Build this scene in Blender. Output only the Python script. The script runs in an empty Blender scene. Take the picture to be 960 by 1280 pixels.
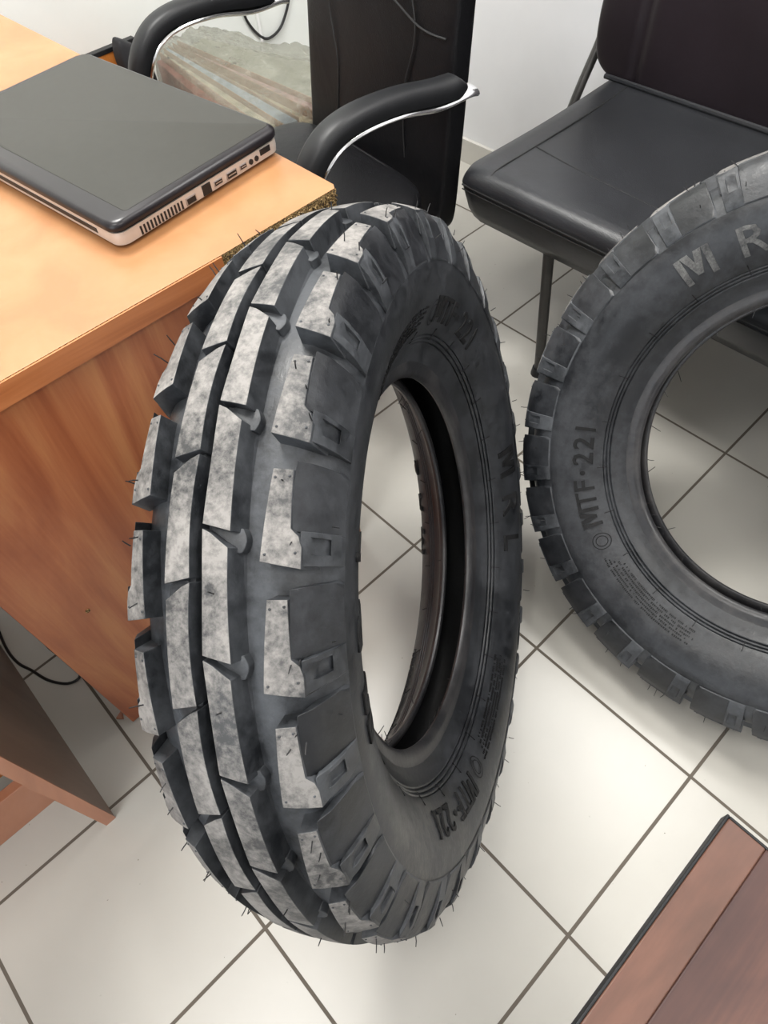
import bpy, bmesh, math, random
from math import sin, cos, pi, radians as R_
from mathutils import Vector, Matrix, noise
random.seed(7)
S = bpy.context.scene
COL = S.collection

# ------------------------------------------------------------------ camera
CAM = Vector((0.14213881, 0.09450982, 1.24931602))
CR = Vector((0.72239743, -0.68854636, -0.06360708))
CU = Vector((0.59351058, 0.57022073, 0.56797316))
CF = Vector((0.35480578, 0.44805382, -0.82058554))
cd = bpy.data.cameras.new('camera'); cam = bpy.data.objects.new('camera', cd); COL.objects.link(cam)
cam.matrix_world = Matrix(((CR.x, CU.x, -CF.x, CAM.x), (CR.y, CU.y, -CF.y, CAM.y), (CR.z, CU.z, -CF.z, CAM.z), (0, 0, 0, 1)))
cd.sensor_fit = 'VERTICAL'; cd.sensor_height = 36.0; cd.lens = 855.66676 * 36.0 / 1280.0
cd.clip_start = 0.02
S.camera = cam
# ------------------------------------------------------------------ world, lights, exposure
w = bpy.data.worlds.new('world'); S.world = w; w.use_nodes = True
w.node_tree.nodes['Background'].inputs[0].default_value = (0.80, 0.88, 1.0, 1)
w.node_tree.nodes['Background'].inputs[1].default_value = 0.25
S.view_settings.view_transform = 'Standard'; S.view_settings.look = 'None'
S.view_settings.exposure = 0.29; S.view_settings.gamma = 1.0; S.view_settings.use_curve_mapping = False
ZC = 2.75
def area(name, x, y, z, sx, sy, power, col=(1, 1, 1), rot=(0, 0, 0)):
    l = bpy.data.lights.new(name, 'AREA'); l.shape = 'RECTANGLE'; l.size = sx; l.size_y = sy
    l.energy = power; l.color = col
    o = bpy.data.objects.new(name, l); o.location = (x, y, z); o.rotation_euler = rot; COL.objects.link(o)
    return o
area('ceiling_lamp', 0.60, 1.55, ZC - .03, .60, .60, 50, (1, .985, .95))
area('ceiling_lamp', 1.56, 0.30, ZC - .03, .45, 1.1, 20, (1, .985, .95))
area('ceiling_lamp', -0.50, 0.40, ZC - .03, .60, .60, 17, (1, .98, .94))
area('ceiling_lamp', 0.50, -1.15, ZC - .03, .60, .60, 16, (1, .98, .94))
area('window_daylight', -2.1, -0.2, 1.5, 1.6, 1.3, 22, (.86, .93, 1.0), (0, R_(-90), 0))

# ------------------------------------------------------------------ materials
def new_mat(name):
    m = bpy.data.materials.new(name); m.use_nodes = True
    nt = m.node_tree; b = nt.nodes['Principled BSDF']
    return m, nt, b
def N(nt, t, **kw):
    n = nt.nodes.new(t)
    for k, v in kw.items():
        if hasattr(n, k): setattr(n, k, v)
        else: n.inputs[k].default_value = v
    return n
def coords(nt, scale=(1, 1, 1), rot=(0, 0, 0), kind='Object'):
    tc = N(nt, 'ShaderNodeTexCoord'); mp = N(nt, 'ShaderNodeMapping')
    mp.inputs['Scale'].default_value = scale; mp.inputs['Rotation'].default_value = rot
    nt.links.new(tc.outputs[kind], mp.inputs[0]); return mp.outputs[0]
def ramp(nt, fac, stops):
    r = N(nt, 'ShaderNodeValToRGB'); e = r.color_ramp.elements
    while len(e) < len(stops): e.new(.5)
    for i, (p, c) in enumerate(stops): e[i].position = p; e[i].color = (*c, 1) if len(c) == 3 else c
    nt.links.new(fac, r.inputs[0]); return r.outputs[0]
def noise_tex(nt, vec, scale, detail=4, rough=.55, dist=0):
    n = N(nt, 'ShaderNodeTexNoise'); n.inputs['Scale'].default_value = scale; n.inputs['Detail'].default_value = detail
    n.inputs['Roughness'].default_value = rough; n.inputs['Distortion'].default_value = dist
    nt.links.new(vec, n.inputs['Vector']); return n.outputs['Fac']
def bump(nt, b, h, strength=.2, dist=.002):
    bp = N(nt, 'ShaderNodeBump'); bp.inputs['Strength'].default_value = strength; bp.inputs['Distance'].default_value = dist
    nt.links.new(h, bp.inputs['Height']); nt.links.new(bp.outputs[0], b.inputs['Normal'])
def simple(name, col, rough=.5, metal=0, coat=0, nscale=30, namt=.12, bstr=.05):
    m, nt, b = new_mat(name); v = coords(nt)
    f = noise_tex(nt, v, nscale)
    lo = tuple(c * (1 - namt) for c in col); hi = tuple(min(1, c * (1 + namt)) for c in col)
    nt.links.new(ramp(nt, f, [(.3, lo), (.7, hi)]), b.inputs['Base Color'])
    b.inputs['Roughness'].default_value = rough; b.inputs['Metallic'].default_value = metal
    b.inputs['Coat Weight'].default_value = coat
    if bstr: bump(nt, b, f, bstr, .001)
    return m
def rubber(name, dark, dust, lo, hi, scale=9, rough=(.34, .6), fine=.35, spec=.5):
    m, nt, b = new_mat(name); v = coords(nt)
    n1 = noise_tex(nt, v, scale, 6, .62, .4); n2 = noise_tex(nt, v, scale * 9, 5, .7)
    mx = N(nt, 'ShaderNodeMath', operation='MULTIPLY_ADD'); mx.inputs[1].default_value = fine
    nt.links.new(n2, mx.inputs[0])
    sb = N(nt, 'ShaderNodeMath', operation='SUBTRACT'); sb.inputs[1].default_value = fine * .5
    nt.links.new(n1, sb.inputs[0]); nt.links.new(sb.outputs[0], mx.inputs[2])
    nt.links.new(ramp(nt, mx.outputs[0], [(lo, dark), (hi, dust)]), b.inputs['Base Color'])
    nt.links.new(ramp(nt, mx.outputs[0], [(lo, (rough[0],) * 3), (hi, (rough[1],) * 3)]), b.inputs['Roughness'])
    b.inputs['Specular IOR Level'].default_value = spec
    n3 = noise_tex(nt, v, 120, 5, .65); n4 = noise_tex(nt, v, 22, 3, .5)
    md = N(nt, 'ShaderNodeMath', operation='MULTIPLY_ADD'); md.inputs[1].default_value = 1.6
    nt.links.new(n4, md.inputs[0]); nt.links.new(n3, md.inputs[2]); bump(nt, b, md.outputs[0], .35, .0012)
    return m
M_RUB = rubber('tread_rubber', (.012, .0135, .016), (.068, .073, .081), .36, .68, 10, (.36, .6), .55)
M_TOP = rubber('worn_tread_face', (.040, .040, .041), (.27, .255, .24), .32, .66, 16, (.5, .75), .75)
M_SIDE = rubber('sidewall_rubber', (.0085, .0095, .0115), (.046, .049, .055), .40, .80, 7, (.34, .62), .6)
M_BEAD = rubber('bead_rubber', (.020, .020, .022), (.055, .052, .052), .40, .72, 12, (.28, .5), .3)
M_LINER = rubber('liner_rubber', (.006, .006, .007), (.014, .014, .015), .4, .7, 12, (.45, .6), .3)
M_LET = rubber('raised_letter_rubber', (.004, .004, .0045), (.014, .014, .015), .4, .7, 20, (.6, .75), .3, .3)
M_PALE = rubber('scuffed_letter_rubber', (.028, .028, .03), (.17, .17, .165), .32, .72, 40, (.6, .8), .6)
M_HAIR = simple('rubber_hair', (.012, .012, .013), .6)
M_CHALK = rubber('chalk_paste', (.10, .10, .09), (.42, .42, .36), .3, .6, 60, (.7, .9), .5)

def leather(name, col, rough, crease=.35, scale=260):
    m, nt, b = new_mat(name); v = coords(nt)
    vo = N(nt, 'ShaderNodeTexVoronoi', feature='DISTANCE_TO_EDGE'); vo.inputs['Scale'].default_value = scale
    nt.links.new(v, vo.inputs['Vector'])
    n = noise_tex(nt, v, 7, 5, .55, .6)
    ad = N(nt, 'ShaderNodeMath', operation='MULTIPLY_ADD'); ad.inputs[1].default_value = 6.0
    nt.links.new(n, ad.inputs[0]); nt.links.new(vo.outputs['Distance'], ad.inputs[2])
    bump(nt, b, ad.outputs[0], crease, .0016)
    nt.links.new(ramp(nt, noise_tex(nt, v, 5, 4), [(.3, tuple(c * .8 for c in col)), (.75, tuple(c * 1.35 for c in col))]), b.inputs['Base Color'])
    b.inputs['Roughness'].default_value = rough; b.inputs['Specular IOR Level'].default_value = .38
    return m
M_LEA = leather('black_leather', (.0055, .0055, .0065), .40)
M_LEA.node_tree.nodes['Principled BSDF'].inputs['Specular IOR Level'].default_value = .24
M_LEA2 = leather('black_smooth_leather', (.020, .021, .024), .33, .22, 340)
M_LEA3 = leather('plum_black_leather', (.017, .0125, .0155), .34, .25, 340)
M_SEAM = simple('black_thread', (.014, .014, .015), .6)
M_PLAST = simple('black_plastic', (.010, .0105, .012), .44)
M_PLAST.node_tree.nodes['Principled BSDF'].inputs['Specular IOR Level'].default_value = .35
M_CHROME = simple('chrome', (.78, .78, .79), .13, 1.0, 0, 20, .03, 0)
M_STEEL = simple('grey_painted_steel', (.055, .053, .050), .35, .4)

def wood(name, a, bcol, c, scale=(2.2, 2.2, .28), rough=.32, wscale=3.5, coat=.25, dist=3.2):
    m, nt, b = new_mat(name); v = coords(nt, scale)
    n = noise_tex(nt, v, wscale, 5, .55, dist)
    v2 = coords(nt, tuple(s * 14 if s > 1 else s * 2 for s in scale)); f = noise_tex(nt, v2, 6, 5, .65)
    mx = N(nt, 'ShaderNodeMath', operation='MULTIPLY_ADD'); mx.inputs[1].default_value = .22
    nt.links.new(f, mx.inputs[0]); nt.links.new(n, mx.inputs[2])
    nt.links.new(ramp(nt, mx.outputs[0], [(.44, a), (.60, bcol), (.78, c)]), b.inputs['Base Color'])
    b.inputs['Roughness'].default_value = rough; b.inputs['Coat Weight'].default_value = coat; b.inputs['Coat Roughness'].default_value = .3
    return m
M_TOPLAM = wood('pale_orange_laminate', (.355, .156, .060), (.385, .180, .072), (.42, .208, .090), (1.0, 1.0, 1.0), .38, 9, .1, .4)
M_BAND = wood('orange_edge_band', (.36, .105, .030), (.44, .14, .042), (.52, .18, .06), (.4, 3, 6), .35)
M_PANEL = wood('orange_cherry_laminate', (.31, .080, .026), (.40, .122, .043), (.50, .195, .072), (3.2, 3.2, .42), .36, 2.2)
M_DARKW = wood('brown_desk_laminate', (.135, .080, .053), (.16, .097, .066), (.19, .118, .082), (2.5, 2.5, .5), .4)
M_STRIP = wood('reddish_edge_strip', (.36, .15, .085), (.42, .18, .10), (.46, .21, .125), (1, 1, .4), .45)
M_AMBER = wood('amber_wood', (.38, .12, .02), (.50, .17, .03), (.58, .22, .05), (6, 6, .8), .4)
M_BROWN = wood('dark_cherry_top', (.034, .014, .012), (.058, .024, .019), (.105, .044, .030), (.9, 3.4, 1), .42, 3.2, 0, 2.0)
M_BROWN2 = wood('light_cherry_border', (.080, .034, .021), (.100, .042, .026), (.125, .053, .033), (.9, 3.4, 1), .42)
m, nt, b = new_mat('particle_board'); v = coords(nt)
vo = N(nt, 'ShaderNodeTexVoronoi'); vo.inputs['Scale'].default_value = 520; nt.links.new(v, vo.inputs['Vector'])
nt.links.new(ramp(nt, vo.outputs['Distance'], [(.1, (.50, .36, .17)), (.45, (.30, .19, .07)), (.75, (.07, .042, .018))]), b.inputs['Base Color'])
b.inputs['Roughness'].default_value = .95; bump(nt, b, vo.outputs['Distance'], .9, .002); M_CHIP = m

# floor: 1/3 m glazed tiles, joints in the base coordinates
TS = 1.0 / 3.0
m, nt, b = new_mat('glazed_floor_tile')
v = coords(nt)
br = N(nt, 'ShaderNodeTexBrick'); br.offset = 0.0; br.squash = 1.0
br.inputs['Scale'].default_value = 1.0; br.inputs['Brick Width'].default_value = TS; br.inputs['Row Height'].default_value = TS
br.inputs['Mortar Size'].default_value = .0030; br.inputs['Mortar Smooth'].default_value = .15; br.inputs['Bias'].default_value = 0
br.inputs['Color1'].default_value = (.535, .515, .468, 1); br.inputs['Color2'].default_value = (.515, .495, .448, 1)
br.inputs['Mortar'].default_value = (.12, .10, .078, 1)
nt.links.new(v, br.inputs['Vector'])
mot = noise_tex(nt, v, 3.5, 5, .5); mcol = ramp(nt, mot, [(.3, (.90, .90, .90)), (.7, (1.0, 1.0, 1.0))])
mul = N(nt, 'ShaderNodeMix', data_type='RGBA', blend_type='MULTIPLY'); mul.inputs[0].default_value = 1
nt.links.new(br.outputs['Color'], mul.inputs[6]); nt.links.new(mcol, mul.inputs[7])
sp = noise_tex(nt, v, 120, 2, .5); spc = ramp(nt, sp, [(.765, (0, 0, 0)), (.79, (1, 1, 1))])
mx2 = N(nt, 'ShaderNodeMix', data_type='RGBA'); mx2.inputs[7].default_value = (.16, .14, .11, 1)
nt.links.new(spc, mx2.inputs[0]); nt.links.new(mul.outputs[2], mx2.inputs[6])
nt.links.new(mx2.outputs[2], b.inputs['Base Color'])
nt.links.new(ramp(nt, br.outputs['Fac'], [(0, (.27,) * 3), (1, (.8,) * 3)]), b.inputs['Roughness'])
inv = N(nt, 'ShaderNodeMath', operation='SUBTRACT'); inv.inputs[0].default_value = 1; nt.links.new(br.outputs['Fac'], inv.inputs[1])
wav = noise_tex(nt, v, 9, 2, .4)
ad = N(nt, 'ShaderNodeMath', operation='MULTIPLY_ADD'); ad.inputs[1].default_value = .25
nt.links.new(wav, ad.inputs[0]); nt.links.new(inv.outputs[0], ad.inputs[2]); bump(nt, b, ad.outputs[0], .35, .0012)
M_FLOOR = m
M_WALL = simple('white_wall_paint', (.80, .80, .82), .7, 0, 0, 4, .03, .02)
M_WALLG = simple('pale_green_wall_paint', (.78, .80, .77), .65, 0, 0, 4, .03, .02)
M_CEIL = simple('ceiling_paint', (.86, .86, .85), .9, 0, 0, 4, .02, 0)
M_BASE = simple('baseboard_tile', (.58, .56, .52), .35, 0, 0, 4, .04, 0)
M_LID = simple('laptop_lid_lacquer', (.036, .035, .030), .42, 0, 0, 60, .05, .02)
M_LID.node_tree.nodes['Principled BSDF'].inputs['Specular IOR Level'].default_value = .22
M_LIDEDGE = simple('laptop_glossy_rim', (.012, .010, .012), .30, 0, 0, 60, .05, 0)
M_LIDEDGE.node_tree.nodes['Principled BSDF'].inputs['Specular IOR Level'].default_value = .4
M_SILVER = simple('champagne_plastic', (.60, .53, .47), .38, .25, 0, 60, .04, 0)
M_PORT = simple('port_black', (.006, .006, .007), .5, 0, 0, 60, .05, 0)
M_PORTM = simple('port_metal', (.40, .40, .42), .3, .9, 0, 60, .05, 0)
M_CORD = simple('cord_rubber', (.010, .010, .011), .45)
M_BAG = leather('black_bag_cloth', (.012, .012, .014), .75, .4, 500)

# ------------------------------------------------------------------ helpers
def tag(o, label=None, cat=None, group=None, kind=None):
    if label: o['label'] = label
    if cat: o['category'] = cat
    if group: o['group'] = group
    if kind: o['kind'] = kind
    return o
def empty(name, loc=(0, 0, 0), rz=0):
    o = bpy.data.objects.new(name, None); COL.objects.link(o); o.location = loc; o.rotation_euler = (0, 0, rz)
    o.empty_display_size = .05; return o
def build(name, bm, mats, parent=None, smooth=True, bev=0, seg=2, ang=40, sub=0):
    bmesh.ops.recalc_face_normals(bm, faces=bm.faces)
    me = bpy.data.meshes.new(name); bm.to_mesh(me); bm.free()
    for mt in (mats if isinstance(mats, (list, tuple)) else [mats]): me.materials.append(mt)
    o = bpy.data.objects.new(name, me); COL.objects.link(o)
    if parent: o.parent = parent
    if smooth:
        for p in me.polygons: p.use_smooth = True
        me.set_sharp_from_angle(angle=R_(ang))
    if bev:
        md = o.modifiers.new('bevel', 'BEVEL'); md.width = bev; md.segments = seg; md.limit_method = 'ANGLE'; md.angle_limit = R_(ang)
    if sub:
        md = o.modifiers.new('sub', 'SUBSURF'); md.levels = sub; md.render_levels = sub
    return o
def box(bm, x0, x1, y0, y1, z0, z1, mi=0):
    vs = [bm.verts.new((x, y, z)) for x in (x0, x1) for y in (y0, y1) for z in (z0, z1)]
    for f in ((0, 1, 3, 2), (4, 6, 7, 5), (0, 4, 5, 1), (2, 3, 7, 6), (0, 2, 6, 4), (1, 5, 7, 3)):
        bm.faces.new([vs[i] for i in f]).material_index = mi
def boxo(name, d, m, parent=None, bev=.0015, mats=None):
    bm = bmesh.new(); box(bm, *d); return build(name, bm, m, parent, True, bev)
def tube(bm, pts, rad, seg=10, cap=True, mi=0, flat=None):
    pts = [Vector(p) for p in pts]; rings = []
    n = len(pts); rads = rad if isinstance(rad, (list, tuple)) else [rad] * n
    up = None
    for i, p in enumerate(pts):
        t = (pts[min(i + 1, n - 1)] - pts[max(i - 1, 0)]).normalized()
        if up is None:
            up = Vector((0, 0, 1)) if abs(t.z) < .9 else Vector((1, 0, 0))
        sx = t.cross(up).normalized(); up = sx.cross(t).normalized()
        rings.append([bm.verts.new(p + (sx * cos(2 * pi * k / seg) * (flat[0] if flat else 1) + up * sin(2 * pi * k / seg) * (flat[1] if flat else 1)) * rads[i]) for k in range(seg)])
    for a, b_ in zip(rings, rings[1:]):
        for k in range(seg): bm.faces.new((a[k], a[(k + 1) % seg], b_[(k + 1) % seg], b_[k])).material_index = mi
    if cap:
        bm.faces.new(rings[0][::-1]).material_index = mi; bm.faces.new(rings[-1]).material_index = mi
def smooth_path(pts, n=8):
    P = [Vector(p) for p in pts]; out = []
    for i in range(len(P) - 1):
        p0 = P[max(i - 1, 0)]; p1 = P[i]; p2 = P[i + 1]; p3 = P[min(i + 2, len(P) - 1)]
        for k in range(n):
            t = k / n
            out.append(.5 * ((2 * p1) + (p2 - p0) * t + (2 * p0 - 5 * p1 + 4 * p2 - p3) * t * t + (3 * p1 - p0 - 3 * p2 + p3) * t ** 3))
    out.append(P[-1]); return out
def cushion(bm, c, half, e=(.25, .25), nu=48, nv=24, fn=None):
    """superellipsoid cushion"""
    def sg(v, p): return math.copysign(abs(v) ** p, v)
    rows = []
    for j in range(nv + 1):
        ph = -pi / 2 + pi * j / nv; row = []
        for i in range(nu):
            th = 2 * pi * i / nu
            q = Vector((sg(cos(ph), e[1]) * sg(cos(th), e[0]), sg(cos(ph), e[1]) * sg(sin(th), e[0]), sg(sin(ph), e[1])))
            p = Vector((q.x * half[0], q.y * half[1], q.z * half[2]))
            if fn: p = fn(p, q)
            row.append(p + Vector(c))
        rows.append(row)
    bot = bm.verts.new(rows[0][0]); top = bm.verts.new(rows[-1][0])
    V = [[bm.verts.new(p) for p in r] for r in rows[1:-1]]
    for a, b_ in zip(V, V[1:]):
        for i in range(nu): bm.faces.new((a[i], a[(i + 1) % nu], b_[(i + 1) % nu], b_[i]))
    for i in range(nu):
        bm.faces.new((bot, V[0][(i + 1) % nu], V[0][i])); bm.faces.new((top, V[-1][i], V[-1][(i + 1) % nu]))

# ------------------------------------------------------------------ the room
XR, YB = 1.88, 2.40
XL, YF = -2.3, -2.2
def struct(name, d, m):
    o = boxo(name, d, m, None, 0); o['kind'] = 'structure'; return o
fl = struct('floor', (XL, XR + .1, YF, YB + .1, -.05, 0), M_FLOOR)
# shift tile joints onto multiples of TS from the origin (object coordinates = world coordinates)
struct('wall_right', (XR, XR + .1, YF, YB + .1, 0, ZC), M_WALL)
struct('wall_back', (XL, XR, YB, YB + .1, 0, ZC), M_WALLG)
struct('wall_left', (XL - .1, XL, YF, YB + .1, 0, ZC), M_WALL)
struct('wall_front', (XL, XR, YF - .1, YF, 0, ZC), M_WALL)
struct('ceiling', (XL, XR, YF, YB, ZC, ZC + .1), M_CEIL)
struct('baseboard_right', (XR - .012, XR, YF, YB, 0, .075), M_BASE)
struct('baseboard_back', (XL, XR - .012, YB - .012, YB, 0, .075), M_BASE)

# ------------------------------------------------------------------ tyres
RT = .448
NL = 28; PITCH = 360 / NL
def crown(w_): return RT - .020 * (abs(w_) / .0855) ** 2.5
def P3(w_, r_, th):
    a = R_(th); return Vector((w_, r_ * sin(a), r_ * cos(a) + RT))
def sh(w_, r_):
    k = min(1, max(0, (.325 - r_) / .06)) if abs(w_) > .008 else 0
    return w_ - (.001 if w_ > 0 else -.009) * k
def lathe(bm, prof, n=168, mi=0, closed=False):
    rings = [[bm.verts.new(P3(w_, r_, 360 * k / n)) for k in range(n)] for w_, r_ in prof]
    pr = list(zip(rings, rings[1:])) + ([(rings[-1], rings[0])] if closed else [])
    for a, b_ in pr:
        for k in range(n): bm.faces.new((a[k], a[(k + 1) % n], b_[(k + 1) % n], b_[k])).material_index = mi
SIDE = [(.0905, .378), (.0915, .372), (.0912, .360), (.0885, .345), (.0832, .330), (.0760, .315), (.0675, .3015), (.0635, .2960)]
for t_ in (.15, .45, .75):                     # three fine moulded rings near the rim
    for d_, k_ in ((0, 0), (.055, -.0024), (.11, 0), (.15, .0006), (.22, .0006)):
        SIDE.append((.0635 - .0145 * (t_ + d_) + .68 * k_, .2960 - .0135 * (t_ + d_) - .73 * k_))
SIDE += [(.0490, .2815), (.0450, .277), (.0405, .270), (.0370, .263)]
def side_w(r_):
    for (w0, r0), (w1, r1) in zip(SIDE, SIDE[1:]):
        if r0 >= r_ >= r1: return w0 + (w1 - w0) * (r0 - r_) / (r0 - r1 + 1e-9)
    return .0945
def slab(bm, f, na, nb, mt, mw, hole=None):
    """f(a,b,level) -> (w,r,theta); level 1 top, 0 base. hole: sunken cell range"""
    top = [[bm.verts.new(P3(*f(i / na, j / nb, 1))) for j in range(nb + 1)] for i in range(na + 1)]
    for i in range(na):
        for j in range(nb):
            if hole and hole[0] <= i < hole[1] and hole[2] <= j < hole[3]: continue
            bm.faces.new((top[i][j], top[i + 1][j], top[i + 1][j + 1], top[i][j + 1])).material_index = mt
    per = [(i, 0) for i in range(na)] + [(na, j) for j in range(nb)] + [(i, nb) for i in range(na, 0, -1)] + [(0, j) for j in range(nb, 0, -1)]
    bot = [bm.verts.new(P3(*f(i / na, j / nb, 0))) for i, j in per]
    n = len(per)
    for k in range(n):
        i, j = per[k]; i2, j2 = per[(k + 1) % n]
        bm.faces.new((top[i][j], top[i2][j2], bot[(k + 1) % n], bot[k])).material_index = mw
    if hole:
        i0, i1, j0, j1 = hole
        hp = [(i, j0) for i in range(i0, i1)] + [(i1, j) for j in range(j0, j1)] + [(i, j1) for i in range(i1, i0, -1)] + [(i0, j) for j in range(j1, j0, -1)]
        low = [bm.verts.new(P3(*f(i / na, j / nb, .55))) for i, j in hp]; m_ = len(hp)
        for k in range(m_):
            i, j = hp[k]; i2, j2 = hp[(k + 1) % m_]
            bm.faces.new((top[i][j], top[i2][j2], low[(k + 1) % m_], low[k])).material_index = mw
        bm.faces.new(low).material_index = mw
def lerp(a, b_, t): return a + (b_ - a) * t
def plerp(pts, t):
    x = t * (len(pts) - 1); i = min(int(x), len(pts) - 2); u_ = x - i
    return tuple(lerp(p, q, u_) for p, q in zip(pts[i], pts[i + 1]))
def shoulder_lug(bm, th0, sd):
    # crown block, trailing wide foot and narrower leading body
    def outer(s):
        return .0815 if s < 2.8 else (.0815 - (s - 2.8) / .7 * .0075 if s < 3.5 else .0740 - (s - 3.5) * .0002)
    ss = [0, 1, 2.0, 3.0, 3.7, 5.0, 6.4, 7.8, 9.2]
    def fA(a, b_, lv):
        x = a * 8; i = min(int(x), 7); s = lerp(ss[i], ss[i + 1], x - i)
        w0 = .0530 + .0006 * s; w1 = outer(s)
        sk = .7 * b_ * (1 - s / 9.2)          # foot edge runs slightly oblique
        if lv: w_ = lerp(w0, w1, b_); return (sd * w_, crown(w_), th0 + s - sk + .0)
        w_ = lerp(w0 - .003, w1 + .003, b_)
        return (sd * w_, crown(w_) - .024, th0 + (s - 4.6) * 1.045 + 4.6 - sk)
    slab(bm, fA, 8, 3, 1, 0)
    topc = [(.0805, crown(.0805) - .0004), (.0865, .4175), (.0910, .400), (.0930, .3785)]
    basc = [(.0780, .408), (.0840, .398), (.0885, .388), (.0915, .3755)]
    def fB(a, b_, lv):
        s = lerp(-.45, 3.1, a); t = plerp(topc, b_); c_ = plerp(basc, b_)
        w_, r_ = (lerp(c_[0], t[0], lv), lerp(c_[1], t[1], lv))
        return (sd * w_, r_, th0 + s * (1 + .03 * (1 - lv)) - .5 * (1 - b_) * 0)
    slab(bm, fB, 6, 9, 0, 0, hole=(2, 5, 2, 6))
    for s_, w_ in ((.7, .0565), (.9, .0775), (8.3, .0605), (8.5, .0705)):
        c0 = [bm.verts.new(P3(sd * (w_ + .0011 * cos(a)), crown(w_) + .0007, th0 + s_ + math.degrees(.0011 * sin(a) / RT))) for a in [2 * pi * q / 7 for q in range(7)]]
        c1 = [bm.verts.new(P3(sd * (w_ + .0013 * cos(a)), crown(w_) - .0005, th0 + s_ + math.degrees(.0013 * sin(a) / RT))) for a in [2 * pi * q / 7 for q in range(7)]]
        bm.faces.new(c0)
        for q in range(7): bm.faces.new((c0[q], c0[(q + 1) % 7], c1[(q + 1) % 7], c1[q]))
    topd = [(.0735, crown(.0735) - .0016), (.0810, .4215), (.0872, .402), (.0926, .3775)]
    def fC(a, b_, lv):
        s = lerp(3.0, 10.2 + .4 * b_, a); t = plerp(topd, b_); c_ = plerp(basc, b_)
        if b_ > .85 and a > .9: s -= .5
        w_, r_ = (lerp(c_[0], t[0], lv), lerp(c_[1], t[1], lv))
        return (sd * w_, r_, th0 + s + .25 * (1 - lv) * (1 if a > .5 else -1))
    slab(bm, fC, 7, 6, 2, 0)
def rib_block(bm, th0, sd):
    w0, w1 = .0050, .0295
    def f(a, b_, lv):
        lo = lerp(.35, -.35, b_); hi = lerp(12.75, 10.9, max(0, b_ - .12) / .88)
        s = lerp(lo, hi, a)
        ww0 = w0 + .0016 * math.sin(a * pi); ww1 = w1 - .0014 * a
        if lv: w_ = lerp(ww0, ww1, b_); return (sd * w_, crown(w_), th0 + s)
        w_ = lerp(ww0 - .0022, ww1 + .0030, b_); s2 = (s - 6.3) * 1.012 + 6.3
        return (sd * w_, crown(w_) - .024, th0 + s2)
    slab(bm, f, 10, 3, 1, 0)
    def g(a, b_, lv):      # rounded tongue bridging the notch
        s = lerp(10.4, 12.9, a); e = math.sin(pi * a)
        w_ = lerp(.012, .0325 + .0035 * e, b_)
        r_ = crown(w_) - (.0085 + .004 * b_ * b_ if lv else .024)
        return (sd * w_, r_, th0 + s)
    slab(bm, g, 6, 4, 0, 0)
def text_mesh(bm, txt, size, r_, thc, sd, h=.0012, squeeze=1.0, mi=0, bold=.004):
    if txt == 'M':           # heavy block M from two posts and a V
        t = bmesh.new(); W_, H_, B_ = size * .36, size * .70, size * .135
        for q in ([(-W_, 0), (-W_ + B_, 0), (-W_ + B_, H_), (-W_, H_)], [(W_ - B_, 0), (W_, 0), (W_, H_), (W_ - B_, H_)],
                  [(-W_ + B_, H_), (-B_ * .45, size * .12), (B_ * .45, size * .12), (B_ * .45, size * .30), (-W_ + B_ * 1.9, H_)][:2] + [(B_ * .5, size * .12), (-W_ + B_ * 2.2, H_)],
                  [(W_ - B_ * 2.2, H_), (-B_ * .5, size * .12), (B_ * .45, size * .12), (W_ - B_, H_)]):
            a = [t.verts.new((x, y, .5)) for x, y in q]; b_ = [t.verts.new((x, y, -.5)) for x, y in q]
            t.faces.new(a)
            for k in range(4): t.faces.new((a[k], a[(k + 1) % 4], b_[(k + 1) % 4], b_[k]))
    else:
        cu = bpy.data.curves.new('t', 'FONT'); cu.body = txt; cu.size = size; cu.align_x = 'CENTER'; cu.offset = bold * size * 2
        cu.extrude = .5; cu.resolution_u = 2
        ob = bpy.data.objects.new('t', cu); COL.objects.link(ob)
        dg = bpy.context.evaluated_depsgraph_get(); me = bpy.data.meshes.new_from_object(ob.evaluated_get(dg))
        bpy.data.objects.remove(ob); bpy.data.curves.remove(cu)
        t = bmesh.new(); t.from_mesh(me); bpy.data.meshes.remove(me)
        bmesh.ops.remove_doubles(t, verts=t.verts, dist=1e-6)
    for f_ in [f_ for f_ in t.faces if f_.calc_center_median().z < -.4]: t.faces.remove(f_)
    for _ in range(5):
        bmesh.ops.triangulate(t, faces=t.faces[:])
        ed = [e for e in t.edges if e.calc_length() > size * .14 and abs(e.verts[0].co.z - e.verts[1].co.z) < .1]
        if not ed: break
        bmesh.ops.subdivide_edges(t, edges=ed, cuts=1)
    for v_ in t.verts:
        x, y, z = v_.co; rr = r_ + y - size * .35
        lv = h if z > 0 else -.0005
        v_.co = P3(sd * (side_w(rr) + lv), rr, thc + sd * math.degrees(x * squeeze / r_))
    me2 = bpy.data.meshes.new('t2'); t.to_mesh(me2); t.free(); n0 = len(bm.faces); bm.from_mesh(me2); bpy.data.meshes.remove(me2)
    bm.faces.ensure_lookup_table()
    for f in bm.faces[n0:]: f.material_index = mi
BRAND = []
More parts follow.
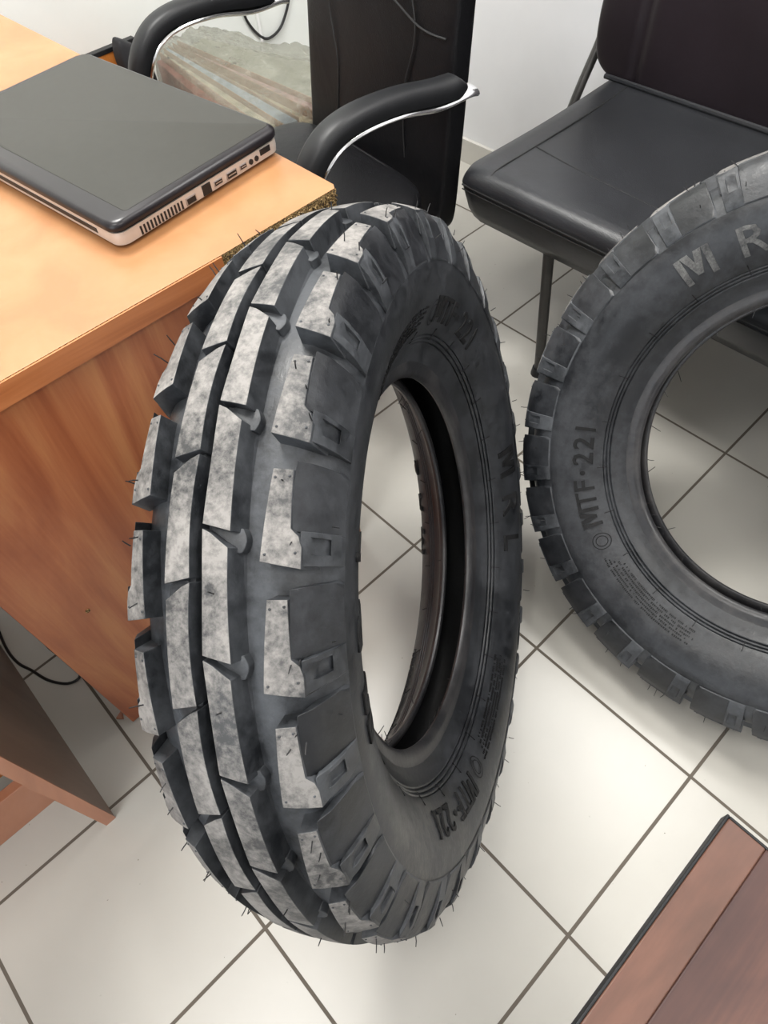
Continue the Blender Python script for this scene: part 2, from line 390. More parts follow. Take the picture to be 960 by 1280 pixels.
def make_tyre():
    root = empty('tractor_tyre')
    bm = bmesh.new()
    # tread base with smooth grooves
    gp = [(.0912, .3745), (.0880, .388), (.0835, .400), (.0775, .4085), (.0690, .4155), (.0600, .4205), (.0500, .4235), (.0400, .4250), (.0300, .4255), (.0150, .4258)]
    lathe(bm, [(-a, r_) for a, r_ in gp] + [(0, .4258)] + gp[::-1], 224)
    for k in range(NL):
        shoulder_lug(bm, 353.6 - .0 + k * PITCH, 1)
        shoulder_lug(bm, .3 + k * PITCH, -1)
        rib_block(bm, 9.7 - 12.857 + .0 + k * PITCH, 1)
    # mirrored rib
    for k in range(NL): rib_block(bm, 4.4 - 12.857 + k * PITCH, -1)
    # grooves core joining rib segments
    for s_ in (1, -1):
        lathe(bm, [(s_ * .0045, .426), (s_ * .0068, crown(.007) - .0100), (s_ * .0270, crown(.027) - .0110), (s_ * .0320, .425)], 168)
    tr = build('tread', bm, [M_RUB, M_TOP, M_SIDE], root, True, .0011, 2, 38)
    tr['label'] = 'ribbed tread with dusty worn block faces'
    for s_ in (1, -1):
        bm = bmesh.new(); lathe(bm, [(s_ * .0905, .3760)] + [(sh(s_ * a, r_), r_) for a, r_ in SIDE[1:]], 224)
        sw = build('sidewall', bm, M_SIDE, root, True)
        bm = bmesh.new()
        bp = [(.0370, .2630), (.0352, .2580), (.0345, .2530), (.0325, .2480), (.0290, .2440), (.0255, .2428), (.0225, .2440), (.0212, .2475), (.0222, .2530), (.0260, .2590), (.0300, .2640)]
        lathe(bm, [(sh(s_ * a, r_), r_) for a, r_ in bp], 168); build('bead', bm, M_BEAD, root)
        def glyph(c_, size, r_, th_, h_, sq):
            b2 = bmesh.new(); text_mesh(b2, c_, size, r_, th_, s_, h_, sq); g_ = build('raised_letter', b2, M_LET, sw, False)
            if size > .05: BRAND.append(g_.data.name)
        for c_, th_ in (('M', 117), ('R', 130), ('L', 142), ('M', 305), ('R', 318), ('L', 330)): glyph(c_, .056, .331, th_ if s_ > 0 else 259 - th_, .0022, 1.2)
        for tc in (240, 56):
            for c_, o_ in (('M', -15.0), ('T', -9.6), ('F', -5.2), ('2', 3.2), ('2', 7.9), ('1', 12.2)): glyph(c_, .042, .322, tc + s_ * o_, .0020, 1.1)
            b2 = bmesh.new()
            cpt = [(s_ * (side_w(.322 + .004 * sin(a)) + .0012), .322 + .004 * sin(a), tc + s_ * (-1.2 + math.degrees(.004 * cos(a) / .325))) for a in [2 * pi * q / 12 for q in range(12)]]
            b2.faces.new([b2.verts.new(P3(*p)) for p in cpt]); build('raised_dot', b2, M_LET, sw, False)
        bm = bmesh.new()
        def bar(r0, r1, t0, t1, h=.0006):
            q = [(r0, t0), (r0, t1), (r1, t1), (r1, t0)]
            a = [bm.verts.new(P3(s_ * (side_w(r_) + h), r_, t)) for r_, t in q]; c_ = [bm.verts.new(P3(s_ * (side_w(r_) - .0006), r_, t)) for r_, t in q]
            bm.faces.new(a)
            for k in range(4): bm.faces.new((a[k], a[(k + 1) % 4], c_[(k + 1) % 4], c_[k]))
        rr = random.Random(3)
        for t_c in (195, 15):
            for row in range(5):
                t = t_c - 17 + rr.random() * 2
                while t < t_c + 17 - row:
                    L = rr.uniform(.18, .5); bar(.325 - row * .0052, .325 - row * .0052 + rr.uniform(.0018, .0030), t, t + L, .0011); t += L + (.22 if rr.random() > .15 else .9)
        for t in range(0, 360, 15): bar(.288, .301, t, t + .25, .0009)
        for tc in (217, 37):
            pts = []
            for rad in (.0145, .0095):
                for q in range(24):
                    a0 = 2 * pi * q / 24; a1 = 2 * pi * (q + 1) / 24
                    quad = [(rad, a0), (rad, a1), (rad - .0014, a1), (rad - .0014, a0)]
                    bm.faces.new([bm.verts.new(P3(s_ * (side_w(.318 + ra * sin(aa)) + .0007), .318 + ra * sin(aa), tc + math.degrees(ra * cos(aa) / .318))) for ra, aa in quad])
        build('fine_print', bm, M_LET, sw, False)['kind'] = 'stuff'
    bm = bmesh.new()
    lp = [(.0300, .2635), (.0400, .280), (.0520, .298), (.0640, .318), (.0720, .338), (.0740, .362), (.0690, .388), (.0500, .404), (.0, .409)]
    lathe(bm, [(sh(a, r_), r_) for a, r_ in lp] + [(sh(-a, r_), r_) for a, r_ in lp[:-1][::-1]], 168); build('inner_liner', bm, M_LINER, root)
    # moulding hairs
    bm = bmesh.new(); rr = random.Random(11)
    def hair(w_, r_, th, d, L):
        p = P3(w_, r_, th); a = R_(th); rad = Vector((0, sin(a), cos(a))); tan = Vector((0, cos(a), -sin(a)))
        dv = Vector((d[0], 0, 0)) + rad * d[1] + tan * d[2]; dv.normalize(); bend = Vector((rr.uniform(-1, 1), rr.uniform(-1, 1), rr.uniform(-1, 1))) * L * .22
        tube(bm, [p - dv * .002, p + dv * L * .5 + bend * .3, p + dv * L + bend], [.00065, .0006, .00045], 5)
    for k in range(NL):
        for s_, ph in ((1, 353.6), (-1, .3)):
            for q in range(3):
                if rr.random() < .7:
                    w_ = rr.uniform(.060, .082); hair(s_ * w_, crown(w_), ph + k * PITCH + rr.uniform(.5, 8.8), (s_ * .3, 1, rr.uniform(-.4, .4)), rr.uniform(.005, .013))
            if rr.random() < .75: hair(s_ * .0925, .400, ph + k * PITCH + rr.uniform(.5, 9), (s_, .6, rr.uniform(-.5, .5)), rr.uniform(.004, .010))
            if rr.random() < .5: hair(s_ * .022, .2432, rr.uniform(0, 360), (s_ * .2, -1, rr.uniform(-.7, .7)), rr.uniform(.008, .016))
        if rr.random() < .5: hair(.017, RT, k * PITCH + rr.uniform(0, 9), (0, 1, .3), rr.uniform(.004, .010))
    h = build('moulding_hairs', bm, M_HAIR, root, True); h['kind'] = 'stuff'
    return root
def place_tyre(root, x, y, yaw, lean, drop, spin=0):
    n0 = Vector((cos(yaw), sin(yaw), 0))
    ax = n0 * cos(lean) + Vector((0, 0, 1)) * sin(lean); up_ = -n0 * sin(lean) + Vector((0, 0, 1)) * cos(lean); fo = up_.cross(ax)
    c = Vector((x, y, 0)) + up_ * RT + Vector((0, 0, drop))
    rot = Matrix(((ax.x, fo.x, up_.x), (ax.y, fo.y, up_.y), (ax.z, fo.z, up_.z))).to_4x4()
    root.matrix_world = Matrix.Translation(c) @ rot @ Matrix.Rotation(R_(spin), 4, 'X') @ Matrix.Translation((0, 0, -RT))
t1 = make_tyre()
tag(t1, 'upright black tractor tyre leaning on the corner of the laptop desk, tread facing the viewer', 'tyre')
place_tyre(t1, .51618494, .36419063, -.97687133, .25719897, .01070)
def copy_tree(o, parent=None):
    c = o.copy(); COL.objects.link(c)
    if parent: c.parent = parent
    for ch in o.children: copy_tree(ch, c)
    return c
t2 = copy_tree(t1)
tag(t2, 'black tractor tyre at the right edge, leaning back on the wide leather chair', 'tyre')
for sw_ in [c for c in t2.children if c.name.startswith('sidewall')]:     # dusty brand letters on this tyre
    for g_ in [c for c in sw_.children if c.name.startswith('raised_letter') and c.data.name in BRAND]:
        g_.material_slots[0].link = 'OBJECT'; g_.material_slots[0].material = M_PALE; g_['label'] = 'pale dusty raised letter'
place_tyre(t2, .768, .14, -3.076, .58, .033, 0)

# ------------------------------------------------------------------ laptop desk
ZT = .772
def desk():
    r = empty('desk', (.0, 0, 0), 0)
    x0, x1, y0, y1 = .0, .657, .760, 2.0
    bm = bmesh.new()
    # top board; near right corner is slightly knocked off
    zt, zb = ZT, ZT - .030
    pts = [(x0, y0), (.466, y0), (x1 - .006, y0 + .004), (x1 - .001, y0 + .012), (x1 - .001, .90), (.622, y1), (x0, y1)]
    top = [bm.verts.new((x, y, zt)) for x, y in pts]; bot = [bm.verts.new((x, y, zb)) for x, y in pts]
    bm.faces.new(top).material_index = 0; bm.faces.new(bot[::-1]).material_index = 0
    for k in range(len(pts)):
        k2 = (k + 1) % len(pts); bm.faces.new((top[k], bot[k], bot[k2], top[k2])).material_index = 1 if k in (0, 1, 2, 3) else 0
    build('desk_top', bm, [M_TOPLAM, M_CHIP], r, False)
    bm = bmesh.new(); box(bm, x0, .468, y0 - .0025, y0 - .0002, zb, zt - .0008); build('edge_band', bm, M_BAND, r, False)
    # crumbled raw board along the chipped edge
    bm = bmesh.new(); rr = random.Random(5)
    for i in range(150):
        x = rr.uniform(.470, x1 - .004); z = rr.uniform(zb + .002, zt - .003); s_ = rr.uniform(.0012, .0032)
        m_ = Matrix.Translation((x, y0 + (.004 if x > x1 - .01 else 0), z)) @ Matrix.Rotation(rr.uniform(0, 3), 4, 'X') @ Matrix.Rotation(rr.uniform(0, 3), 4, 'Z') @ Matrix.Diagonal((s_ * 1.6, s_ * .5, s_, 1))
        bmesh.ops.create_icosphere(bm, subdivisions=1, radius=1, matrix=m_)
    o = build('raw_board_edge', bm, M_CHIP, r, False); o['label'] = 'crumbling particle board where the edge strip is missing'
    bm = bmesh.new(); box(bm, .024, .606, .768, .786, .004, zb); build('end_panel', bm, M_PANEL, r, True, .0008)
    boxo('end_panel', (.024, .600, 1.94, 1.958, .004, zb), M_PANEL, r)
    boxo('modesty_panel', (.580, .598, .787, 1.939, .25, zb), M_PANEL, r)
    bm = bmesh.new(); tube(bm, [(.098, .7685, .362), (.098, .7665, .362)], .0035, 12); s = build('screw_cap', bm, M_CHIP, r)
    return tag(r, 'orange laminate desk with a chipped corner, carrying the closed laptop', 'desk')
desk()

def side_desk():
    r = empty('desk', (-.3, .9, 0)); 
    def bx(n, d, m, b=.0012):
        d = (d[0] + .3, d[1] + .3, d[2] - .9, d[3] - .9, d[4], d[5]); return boxo(n, d, m, r, b)
    bx('end_panel', (-.106, -.088, .6485, 1.30, 0, .72), M_DARKW)
    o = bx('edge_strip', (-.1065, -.0875, .646, .6485, 0, .72), M_STRIP, 0)
    bx('plinth', (-.9, -.106, .748, .766, 0, .115), M_STRIP)
    bx('back_panel', (-.9, -.106, .80, .812, .09, .72), M_AMBER)
    bx('desk_top', (-.95, -.05, .62, 1.32, .72, .75), M_DARKW)
    bx('end_panel', (-.9, -.882, .6485, 1.30, 0, .72), M_DARKW)
    return tag(r, 'brown desk whose upright end panel stands on the floor at the left edge', 'desk')
side_desk()

def brown_desk():
    r = empty('table', (-.2, -.3, 0))
    def bx(n, d, m, b=.0015, mats=None):
        d = (d[0] + .2, d[1] + .2, d[2] + .3, d[3] + .3, d[4], d[5]); return boxo(n, d, m, r, b)
    x1, y1 = .349, .027
    bx('table_top', (-.75, x1 - .002, -.62, y1 - .028, .725, .7500), M_BROWN, .001)
    bx('top_border', (-.75, x1 - .002, y1 - .028, y1 - .002, .725, .7500), M_BROWN2, .001)
    e = bx('edge_trim', (-.75, x1, y1 - .002, y1, .736, .7495), M_PLAST, .0006)
    bx('edge_trim', (x1 - .002, x1, -.62, y1 - .002, .723, .7495), M_PLAST, .0006)
    for x in (-.70, .20):
        for y in (-.58, -.22): bx('leg', (x, x + .03, y, y + .03, 0, .723), M_STEEL)
    return tag(r, 'dark cherry table top with black edging at the bottom right corner', 'table')
brown_desk()

# ------------------------------------------------------------------ laptop
def laptop():
    r = empty('laptop', (.392, .855, ZT + .0003), R_(6.5)); r.scale = (.956, .956, .956)
    Lx, Ly = .285, .450
    def rr_box(bm, x0, x1, y0, y1, z0, z1, rad, top_in=0, mi=0, bot_in=0):
        pts = []
        for cx, cy, a0 in ((x1 - rad, y1 - rad, 0), (x0 + rad, y1 - rad, 90), (x0 + rad, y0 + rad, 180), (x1 - rad, y0 + rad, 270)):
            for k in range(7): a = R_(a0 + 15 * k); pts.append((cx + rad * cos(a), cy + rad * sin(a)))
        cx, cy = (x0 + x1) / 2, (y0 + y1) / 2
        def ring(z, ins):
            out = []
            for x, y in pts:
                out.append(bm.verts.new((x - math.copysign(min(ins, abs(x - cx)), x - cx), y - math.copysign(min(ins, abs(y - cy)), y - cy), z)))
            return out
        zs = [(z0, bot_in), (z0 + min(.002, (z1 - z0) * .3), bot_in * .2), (z0 + (z1 - z0) * .55, 0), (z1 - (z1 - z0) * .18, top_in * .35), (z1, top_in)]
        rg = [ring(z, i) for z, i in zs]; n = len(pts)
        for a, b_ in zip(rg, rg[1:]):
            for k in range(n): bm.faces.new((a[k], a[(k + 1) % n], b_[(k + 1) % n], b_[k])).material_index = mi
        bm.faces.new(rg[0][::-1]).material_index = mi; bm.faces.new(rg[-1]).material_index = mi
        return rg
    bm = bmesh.new(); rr_box(bm, 0, Lx, 0, Ly, .003, .0215, .016, .0008, 0, .004); build('base', bm, M_SILVER, r, True, 0, 2, 50)
    bm = bmesh.new(); rr_box(bm, .003, Lx - .002, .003, Ly - .003, .0215, .0265, .014, 0); build('keyboard_deck', bm, M_PORT, r, True, 0, 2, 50)
    # lid: glossy rim, matt centre
    bm = bmesh.new(); rg = rr_box(bm, -.003, Lx + .001, -.003, Ly + .003, .0265, .0375, .018, .006); 
    lid = build('lid', bm, M_LIDEDGE, r, True, 0, 2, 60)
    bm = bmesh.new(); rr_box(bm, .028, Lx - .006, .010, Ly - .010, .0372, .0380, .006, .0006); c = build('lid_panel', bm, M_LID, lid, True, 0, 2, 60)
    bm = bmesh.new()
    for i in range(13): box(bm, .034 + i * .0056, .0366 + i * .0056, -.0006, .001, .0065, .0175)
    build('air_vent', bm, M_PORT, r, False)
    def port(n, x0, x1, z0, z1, tr=None, inner=None):
        bm = bmesh.new(); box(bm, x0, x1, -.0009, .001, z0, z1); p = build(n, bm, M_PORTM if tr else M_PORT, r, True, .0003)
        if tr:
            bm = bmesh.new(); box(bm, x0 + tr, x1 - tr, -.0013, .0, z0 + tr, z1 - tr); build('socket', bm, M_PORT, p, False)
            if inner:
                bm = bmesh.new(); box(bm, x0 + tr * 2, x1 - tr * 2, -.0016, 0, (z0 + z1) / 2 - .0004, (z0 + z1) / 2 + .0009); build('contact_tongue', bm, M_PORTM, p, False)
    port('video_port', .1095, .1265, .0065, .0165, .0015)
    port('network_port', .1385, .1530, .0060, .0195)
    port('display_port', .1590, .1735, .0090, .0160, .0011, 1)
    port('usb_port', .1815, .2000, .0075, .0165, .0012, 1)
    port('usb_port', .2060, .2185, .0095, .0160, .0011, 1)
    for x in (.2270, .2375):
        bm = bmesh.new(); tube(bm, [(x, .001, .0125), (x, -.0012, .0125)], .0036, 16); build('audio_jack', bm, M_PORT, r)
    bm = bmesh.new(); box(bm, .2455, .2640, -.0010, .001, .0125, .0200); build('card_slot', bm, M_PORT, r, False)
    bm = bmesh.new(); box(bm, -.0007, .001, .045, .36, .0110, .0170); build('optical_slot', bm, M_PORT, r, False)
    for x in (.02, Lx - .02):
        for y in (.02, Ly - .02):
            bm = bmesh.new(); tube(bm, [(x, y, 0), (x, y, .004)], .007, 12); build('foot', bm, M_PORT, r)
    return tag(r, 'closed laptop with dark grey lid and pale ported side, lying on the orange desk', 'laptop')
laptop()

# ------------------------------------------------------------------ office chair (black leather, chrome arms)
def office_chair():
    ox, oy = .93, 1.295
    r = empty('office_chair', (ox + .025, oy, 0), R_(-5))
    def L(p): return Vector((p[0] - ox, p[1] - oy, p[2]))
    # seat
    bm = bmesh.new()
    def fn(p, q):
        p = p.copy()
        if q.z > 0: p.z += .018 * (1 - q.x ** 2) * (1 - q.y ** 2)
        p.z -= .03 * max(0, -q.x - .4)
        p.y *= 1 - .07 * (1 - abs(q.x))
        return p
    cushion(bm, L((.890, 1.295, .418)), (.235, .262, .048), (.42, .5), 72, 28, fn)
    seat = build('seat', bm, M_LEA, r, True, ang=80)
    bm = bmesh.new(); tube(bm, smooth_path([L(p) for p in [(1.085, 1.10, .452), (1.10, 1.20, .456), (1.10, 1.40, .456), (1.085, 1.50, .452)]]), .0022, 6)
    build('piping', bm, M_SEAM, seat)
    # backrest
    bm = bmesh.new()
    def fb(p, q):
        p = p.copy()
        z = p.z
        p.x += .0 + .09 * ((z + .45) / .9) ** 1 * 1.0
        p.x -= .012 * math.cos(q.y * pi) * (1 if q.x < 0 else 0) * (1 - q.z ** 2)
        # pleats
        for zz in (-.02, .22):
            d = z - zz - .035 * math.cos(q.y * 2.2); p.x += (.009 if q.x < 0 else 0) * math.exp(-(d / .016) ** 2)
        p.y *= 1 - .02 * (z + .4)
        return p
    cushion(bm, L((1.172, 1.325, .790)), (.034, .246, .475), (.22, .10), 96, 72, fb)
    back = build('backrest', bm, M_LEA, r, True, ang=80)
    def on_back(y, z, o=.0005):
        q = Vector((-1, (y - 1.325) / .246, (z - .790) / .475)); p = fb(Vector((-.034, y - 1.325, z - .790)), q)
        return L((1.172 + p.x - o, 1.325 + p.y, .790 + p.z))
    for y0, y1, yt in ((1.195, 1.205, 1.18), (1.44, 1.43, 1.46)):
        bm = bmesh.new(); tube(bm, smooth_path([on_back(y0, .46), on_back(y1, .58), on_back(yt, .69), on_back(y1, .80), on_back(y1, 1.0)]), .0016, 6)
        build('seam', bm, M_SEAM, back)
    bm = bmesh.new(); tube(bm, smooth_path([on_back(1.10, .70), on_back(1.17, .705), on_back(1.27, .75), on_back(1.36, .75), on_back(1.45, .72)]), .0020, 6)
    build('seam', bm, M_SEAM, back)
    # arms
    for y, dz in ((.985, 0), (1.590, .004)):
        arm = [(1.112, y, .684), (1.05, y, .690), (.965, y, .704), (.880, y, .706), (.820, y, .690), (.778, y, .650), (.756, y, .595), (.748, y, .545)]
        P = smooth_path([L((a, b_, c + dz)) for a, b_, c in arm], 6)
        bm = bmesh.new(); rings = []
        n = len(P)
        for i, p in enumerate(P):
            t = (P[min(i + 1, n - 1)] - P[max(i - 1, 0)]).normalized(); nrm = Vector((0, 1, 0)).cross(t).normalized()
            if nrm.z < 0 and abs(nrm.z) > .3: nrm = -nrm
            if nrm.dot(Vector((-.5, 0, 1))) < 0: nrm = -nrm
            hw, ht = .0245, .0135
            e = min(1, .35 + i / 3, .35 + (n - 1 - i) / 3)
            sec = [(-hw, -ht), (-hw * 1.06, 0), (-hw * .92, ht * .8), (-hw * .55, ht * 1.15), (0, ht * 1.25), (hw * .55, ht * 1.15), (hw * .92, ht * .8), (hw * 1.06, 0), (hw, -ht)]
            rings.append([bm.verts.new(p + Vector((0, 1, 0)) * a * (.85 + .15 * e) + nrm * b_ * e) for a, b_ in sec])
        for a, b_ in zip(rings, rings[1:]):
            for k in range(9): bm.faces.new((a[k], a[(k + 1) % 9], b_[(k + 1) % 9], b_[k]))
        bm.faces.new(rings[0]); bm.faces.new(rings[-1])
        ar = build('armrest', bm, M_PLAST, r, True, ang=50)
        bm = bmesh.new()
        ch = [(1.140, y, .664), (1.120, y, .667), (1.05, y, .668), (.965, y, .684), (.885, y, .686), (.830, y, .672), (.794, y, .638), (.774, y, .590), (.766, y, .53), (.770, y, .46), (.80, y, .39), (.86, y, .355), (1.0, y, .35)]
        tube(bm, smooth_path([L((a, b_, c + dz)) for a, b_, c in ch], 6), .0120, 14, flat=(2.05, .75))
        build('chrome_frame', bm, M_CHROME, ar)
    bm = bmesh.new(); box(bm, -.13, .13, -.315, .315, .345, .368); build('seat_plate', bm, M_STEEL, r, True, .002)
    bm = bmesh.new(); tube(bm, [(0, 0, .09), (0, 0, .22), (0, 0, .221), (0, 0, .35)], [.03, .03, .018, .018], 16); build('gas_column', bm, M_STEEL, r)
    for k in range(5):
        a = 2 * pi * k / 5 + .3; bm = bmesh.new()
        tube(bm, [(0, 0, .11), (.13 * cos(a), .13 * sin(a), .10), (.27 * cos(a), .27 * sin(a), .075)], [.025, .02, .015], 10); lg = build('base_arm', bm, M_CHROME, r)
        bm = bmesh.new()
        for s_ in (-1, 1):
            c = Vector((.27 * cos(a), .27 * sin(a), .027)); t = Vector((-sin(a), cos(a), 0)); tube(bm, [c + t * .006 * s_, c + t * .02 * s_], .027, 16)
        tube(bm, [(.27 * cos(a), .27 * sin(a), .03), (.27 * cos(a), .27 * sin(a), .08)], .007, 8)
        build('caster', bm, M_PLAST, lg)
    return tag(r, 'black leather office chair with chrome-framed padded arms behind the laptop desk', 'chair')
office_chair()

# ------------------------------------------------------------------ bench chair at right
def bench_chair():
    ox, oy = 1.45, .40
    r = empty('visitor_chair', (ox, oy, 0))
    def L(p): return Vector((p[0] - ox, p[1] - oy, p[2]))
    bm = bmesh.new()
    x0, x1, y0, y1 = 1.200, 1.715, -.26, 1.058
    # boxy upholstered seat with rounded front edge and tapering underside
    nx, ny = 26, 40
    prof = []   # (x, z) loop, front to back over the top, then underneath
    for k in range(9):
        a = R_(180 - 90 * k / 8); prof.append((x0 + .038 + .038 * cos(a) - .004, .440 + .034 * sin(a)))
    for k in range(1, 15): t = k / 14; prof.append((lerp(x0 + .038, x1, t), .474 - .006 * sin(pi * t)))
    prof += [(x1, .345), (x1 - .2, .332), (x0 + .12, .330), (x0 + .060, .331), (x0 + .036, .340), (x0 + .018, .370), (x0 + .006, .405)]
    ys = [0, .006, .018, .036, .06] + [.06 + (1 - .12) * k / 12 for k in range(1, 12)] + [.94, .964, .982, .994, 1]
    W = y1 - y0; rings = []
    for t in ys:
        y = y0 + W * t; e = min(t, 1 - t) * W; rd = .042
        k = 1 - math.sqrt(max(0, 1 - ((rd - e) / rd) ** 2)) if e < rd else 0
        cxm, czm = (x0 + x1) / 2, .402
        ring = []
        for x, z in prof:
            ring.append(bm.verts.new(L((x + (.045 * k if x < cxm else 0), y, z + (czm - z) * .72 * k if z > czm else z + (czm - z) * .45 * k))))
        rings.append(ring)
    n = len(prof)
    for a, b_ in zip(rings, rings[1:]):
        for k in range(n): bm.faces.new((a[k], a[(k + 1) % n], b_[(k + 1) % n], b_[k]))
    bm.faces.new(rings[0]); bm.faces.new(rings[-1])
    seat = build('seat', bm, M_LEA2, r, True, ang=70)
    def seam(pts, rad=.0018, m_=M_SEAM, par=seat):
        bm = bmesh.new(); tube(bm, smooth_path([L(p) for p in pts]), rad, 6); build('seam', bm, m_, par)
    zt = .4735
    for ya in (.975, -.175):
        seam([(x0 + .001, ya - .005, .438), (x0 + .012, ya - .004, .4635), (x0 + .04, ya - .003, zt), (1.35, ya, .4695), (1.55, ya, .4690), (1.715, ya + .002, .472)], .0024)
    seam([(1.362, .975, .4695), (1.345, .85, .4695), (1.335, .72, .4695), (1.33, .6, .4695), (1.33, .2, .4695), (1.335, 0, .4695), (1.362, -.175, .4695)], .0018)
    seam([(x0 - .0015, 1.035, .436), (x0 - .003, .95, .436), (x0 - .003, .6, .436), (x0 - .003, -.23, .436)], .0020)
    seam([(x0 - .001, 1.035, .426), (x0 - .002, .95, .426), (x0 - .002, .6, .426), (x0 - .002, -.23, .426)], .0014)
    # backrest
    bm = bmesh.new()
    def fb(p, q):
        p = p.copy(); z = p.z; yy = p.y
        p.x += .16 * (z + .4) ** 1.2 * .6 if z > -.4 else 0
        if q.x < 0:
            for ys_ in (.575, -.575):
                p.x += .010 * math.exp(-((yy - ys_) / .012) ** 2)
            for zz in (-.225, .1):
                if abs(yy) > .575: p.x += .009 * math.exp(-((z - zz) / .012) ** 2)
            p.x -= .010 * max(0, 1 - (yy / .57) ** 2) * (1 - q.z ** 2)
        return p
    cushion(bm, L((1.738, .40, .86)), (.040, .70, .400), (.22, .16), 200, 80, fb)
    back = build('backrest', bm, M_LEA3, r, True, ang=80)
    bm = bmesh.new(); tube(bm, smooth_path([L((1.702, 1.045, .476)), L((1.698, .9, .478)), L((1.698, .0, .478)), L((1.700, -.27, .478))]), .006, 8); build('piping', bm, M_LEA2, back)
    for s_ in (1, -1):
        yy = .40 + s_ * .713
        bm = bmesh.new(); tube(bm, smooth_path([L(p) for p in [(1.68, yy, .38), (1.715, yy, .44), (1.765, yy, .52), (1.79, yy, .60), (1.805, yy, .80), (1.83, yy, 1.1)]]), .011, 10); build('side_frame', bm, M_STEEL, r)
    for x, zt_ in ((1.262, .332), (1.66, .34)):
        for y in (.835, -.035):
            bm = bmesh.new(); tube(bm, [L((x, y, zt_)), L((x - .012, y - .030, .03)), L((x - .013, y - .031, .012))], [.0125, .0125, .0125], 14); lg = build('leg', bm, M_STEEL, r)
            bm = bmesh.new(); tube(bm, [L((x - .013, y - .031, .0)), L((x - .013, y - .031, .022))], [.019, .016], 14); build('foot_cap', bm, M_PLAST, lg)
    return tag(r, 'wide black leather bench chair without armrests against the right wall, behind the leaning tyre', 'chair')
bench_chair()

# ------------------------------------------------------------------ things against the back wall
m, nt, b = new_mat('clear_plastic_film'); v = coords(nt)
n_ = noise_tex(nt, v, 11, 6, .7, 2.5); nt.links.new(ramp(nt, n_, [(.3, (.22, .22, .175)), (.7, (.35, .35, .295))]), b.inputs['Base Color'])
b.inputs['Roughness'].default_value = .14; b.inputs['Alpha'].default_value = .56; bump(nt, b, n_, 1.0, .012); M_FILM = m
m, nt, b = new_mat('printed_packet'); v = coords(nt, (9, 9, 30)); n_ = noise_tex(nt, v, 2.3, 3, .5, .5)
nt.links.new(ramp(nt, n_, [(.34, (.55, .20, .16)), (.45, (.60, .50, .30)), (.55, (.62, .60, .52)), (.66, (.30, .38, .45))]), b.inputs['Base Color'])
b.inputs['Roughness'].default_value = .5; M_PACK = m
M_CREAM = simple('cream_cardboard', (.30, .30, .235), .7)
def bundle():
    r = empty('wrapped_bundle', (1.29, 1.98, 0))
    Q = [(1.05, 1.60), (1.60, 1.58), (1.395, 2.355), (1.185, 2.30)]
    def wp(u_, v_, z):
        a = Vector(Q[0]).lerp(Vector(Q[1]), u_); b_ = Vector(Q[3]).lerp(Vector(Q[2]), u_); p = a.lerp(b_, v_)
        return Vector((p.x - 1.29, p.y - 1.98, z))
    def wbox(name, u0, u1, v0, v1, z0, z1, m_):
        bm = bmesh.new(); vs = [bm.verts.new(wp(u_, v_, z)) for u_ in (u0, u1) for v_ in (v0, v1) for z in (z0, z1)]
        for f in ((0, 1, 3, 2), (4, 6, 7, 5), (0, 4, 5, 1), (2, 3, 7, 6), (0, 2, 6, 4), (1, 5, 7, 3)): bm.faces.new([vs[i] for i in f])
        return build(name, bm, m_, r, True, .003)
    cols = [(.42, .16, .12), (.46, .40, .26), (.30, .36, .42), (.44, .36, .22), (.45, .25, .22)]
    for k, c in enumerate(cols):
        m_ = simple('packet_paper', c, .5, 0, 0, 25, .35, 0); u0 = .04 + k * .088
        wbox('packet', u0, u0 + .080, .04, .96, .004, .368 + .008 * ((k * 7) % 3), m_)
        wbox('tie_strip', u0 + .081, u0 + .087, .04, .96, .004, .390, M_TOPLAM)
    wbox('carton', .49, .97, .03, .97, .004, .355, M_CREAM)
    bm = bmesh.new()
    nx, ny = 80, 90
    def hgt(u_, v_):
        e = min(u_, 1 - u_, v_, 1 - v_); q = Vector((u_ * 5 - v_ * 2, v_ * 6 + u_ * 3, 1))
        z = .405 + .016 * noise.noise(q * .8) + .010 * abs(noise.noise(Vector((u_ * 7 + v_ * 8, v_ * 22 - u_ * 12, 3)))) + .010 * abs(noise.noise(Vector((u_ * 26 + v_ * 9, v_ * 10, 7)))) - .030 * max(0, u_ - .4)
        if e < .06: z = lerp(.006, z, max(0, (e / .06)) ** .30)
        w_ = wp(-.015 + 1.03 * u_, -.015 + 1.03 * v_, z)
        return w_ + Vector((.006 * noise.noise(Vector((v_ * 12, z * 9, 2))), .006 * noise.noise(Vector((u_ * 12, z * 9, 5))), 0))
    V = [[bm.verts.new(hgt(i / nx, j / ny)) for j in range(ny + 1)] for i in range(nx + 1)]
    for i in range(nx):
        for j in range(ny): bm.faces.new((V[i][j], V[i + 1][j], V[i + 1][j + 1], V[i][j + 1]))
    build('plastic_wrap', bm, M_FILM, r, True, ang=180)
    return tag(r, 'large bundle of packets and a carton under crinkled clear plastic behind the office chair', 'package')
bundle()
def board():
    r = empty('upright_board', (1.02, 2.235, 0))
    boxo('board_panel', (-.26, .10, -.009, .009, .0, .452), M_AMBER, r)
    boxo('top_edging', (-.262, .102, -.011, .011, .452, .464), M_PLAST, r)
    boxo('stile', (.045, .051, -.0115, -.009, .0, .452), M_DARKW, r, 0)
    return tag(r, 'orange wooden board with black top edging standing near the back wall', 'board')
board()
bm = bmesh.new()
def fbag(p, q):
    p = p.copy(); p.x += .012 * noise.noise(Vector((p.y * 14, p.z * 12, 0))); p.y += .014 * noise.noise(Vector((p.x * 15, p.z * 10, 4)))
    p.z += .03 * q.x * (q.z > 0) * -1; return p
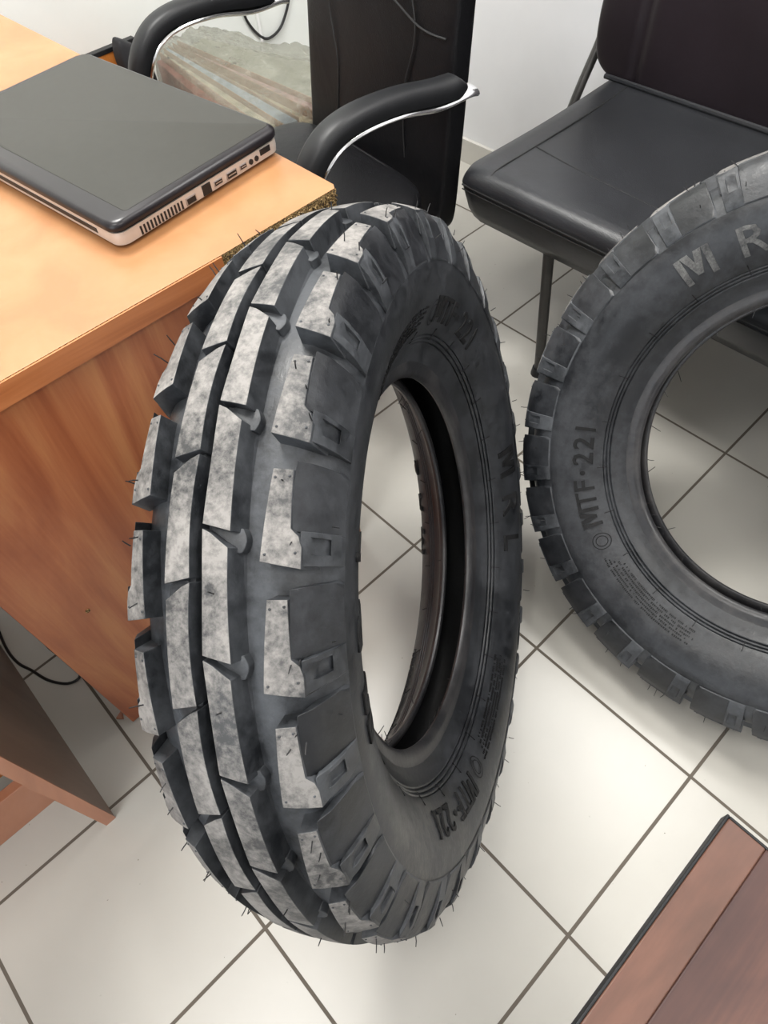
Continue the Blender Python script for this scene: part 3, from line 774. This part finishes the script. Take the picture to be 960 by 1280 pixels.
cushion(bm, (0, 0, .24), (.044, .035, .24), (.45, .35), 48, 32, fbag)
bag = build('soft_bag', bm, M_BAG, None, True, ang=80); bag.location = (1.072, 2.174, 0)
tag(bag, 'limp black cloth bag standing between the orange cabinet and the plastic-wrapped bundle', 'bag')

# cords
bm = bmesh.new()
tube(bm, smooth_path([(-.060, 1.29, .0035), (-.070, 1.18, .0035), (-.082, 1.09, .0035), (-.080, 1.04, .0035), (-.067, 1.003, .0035), (-.053, .961, .0035), (-.030, .928, .0035), (-.008, .920, .0038), (.002, .935, .0042), (-.006, .965, .0035), (-.014, 1.0, .0035), (-.020, 1.04, .0035), (-.02, 1.15, .0035), (0.0, 1.3, .0035)], 8), .0028, 8)
tag(build('power_cord', bm, M_CORD), 'thin black power cord looping on the tiles under the desk', 'cord')
bm = bmesh.new()
yb = YB - .006
tube(bm, smooth_path([(1.24, yb, 1.9), (1.25, yb, 1.2), (1.31, yb, .78), (1.40, yb, .60), (1.52, yb, .45), (1.592, yb, .39), (1.612, yb, .325), (1.645, yb, .275), (1.682, yb, .250), (1.73, yb, .258), (1.765, yb, .286), (1.80, yb, .34), (1.825, yb, .43), (1.835, yb, .7), (1.835, yb, 1.9)], 8), .0045, 8)
tag(build('wall_cable', bm, M_CORD), 'black cable hanging in a loop on the back wall', 'cable')
bm = bmesh.new(); box(bm, 1.652, 1.662, YB - .008, YB - .0005, .08, 1.2)
tag(build('cable_trunking', bm, M_CEIL, None, True, .001), 'thin white vertical trunking strip on the back wall', 'trunking')
bm = bmesh.new()
vs = [bm.verts.new(p) for p in [(0, 0, .0), (.016, .004, .0), (.010, -.010, .0), (.001, .001, .004), (.015, .005, .006), (.009, -.009, .003)]]
for f in ((0, 2, 1), (3, 4, 5), (0, 1, 4, 3), (1, 2, 5, 4), (2, 0, 3, 5)): bm.faces.new([vs[i] for i in f])
ch = build('wood_chip', bm, M_STRIP, None, False); ch.location = (.004, .797, .0005)
tag(ch, 'tiny orange wood splinter on the tiles at the foot of the desk panel', 'wood chip')
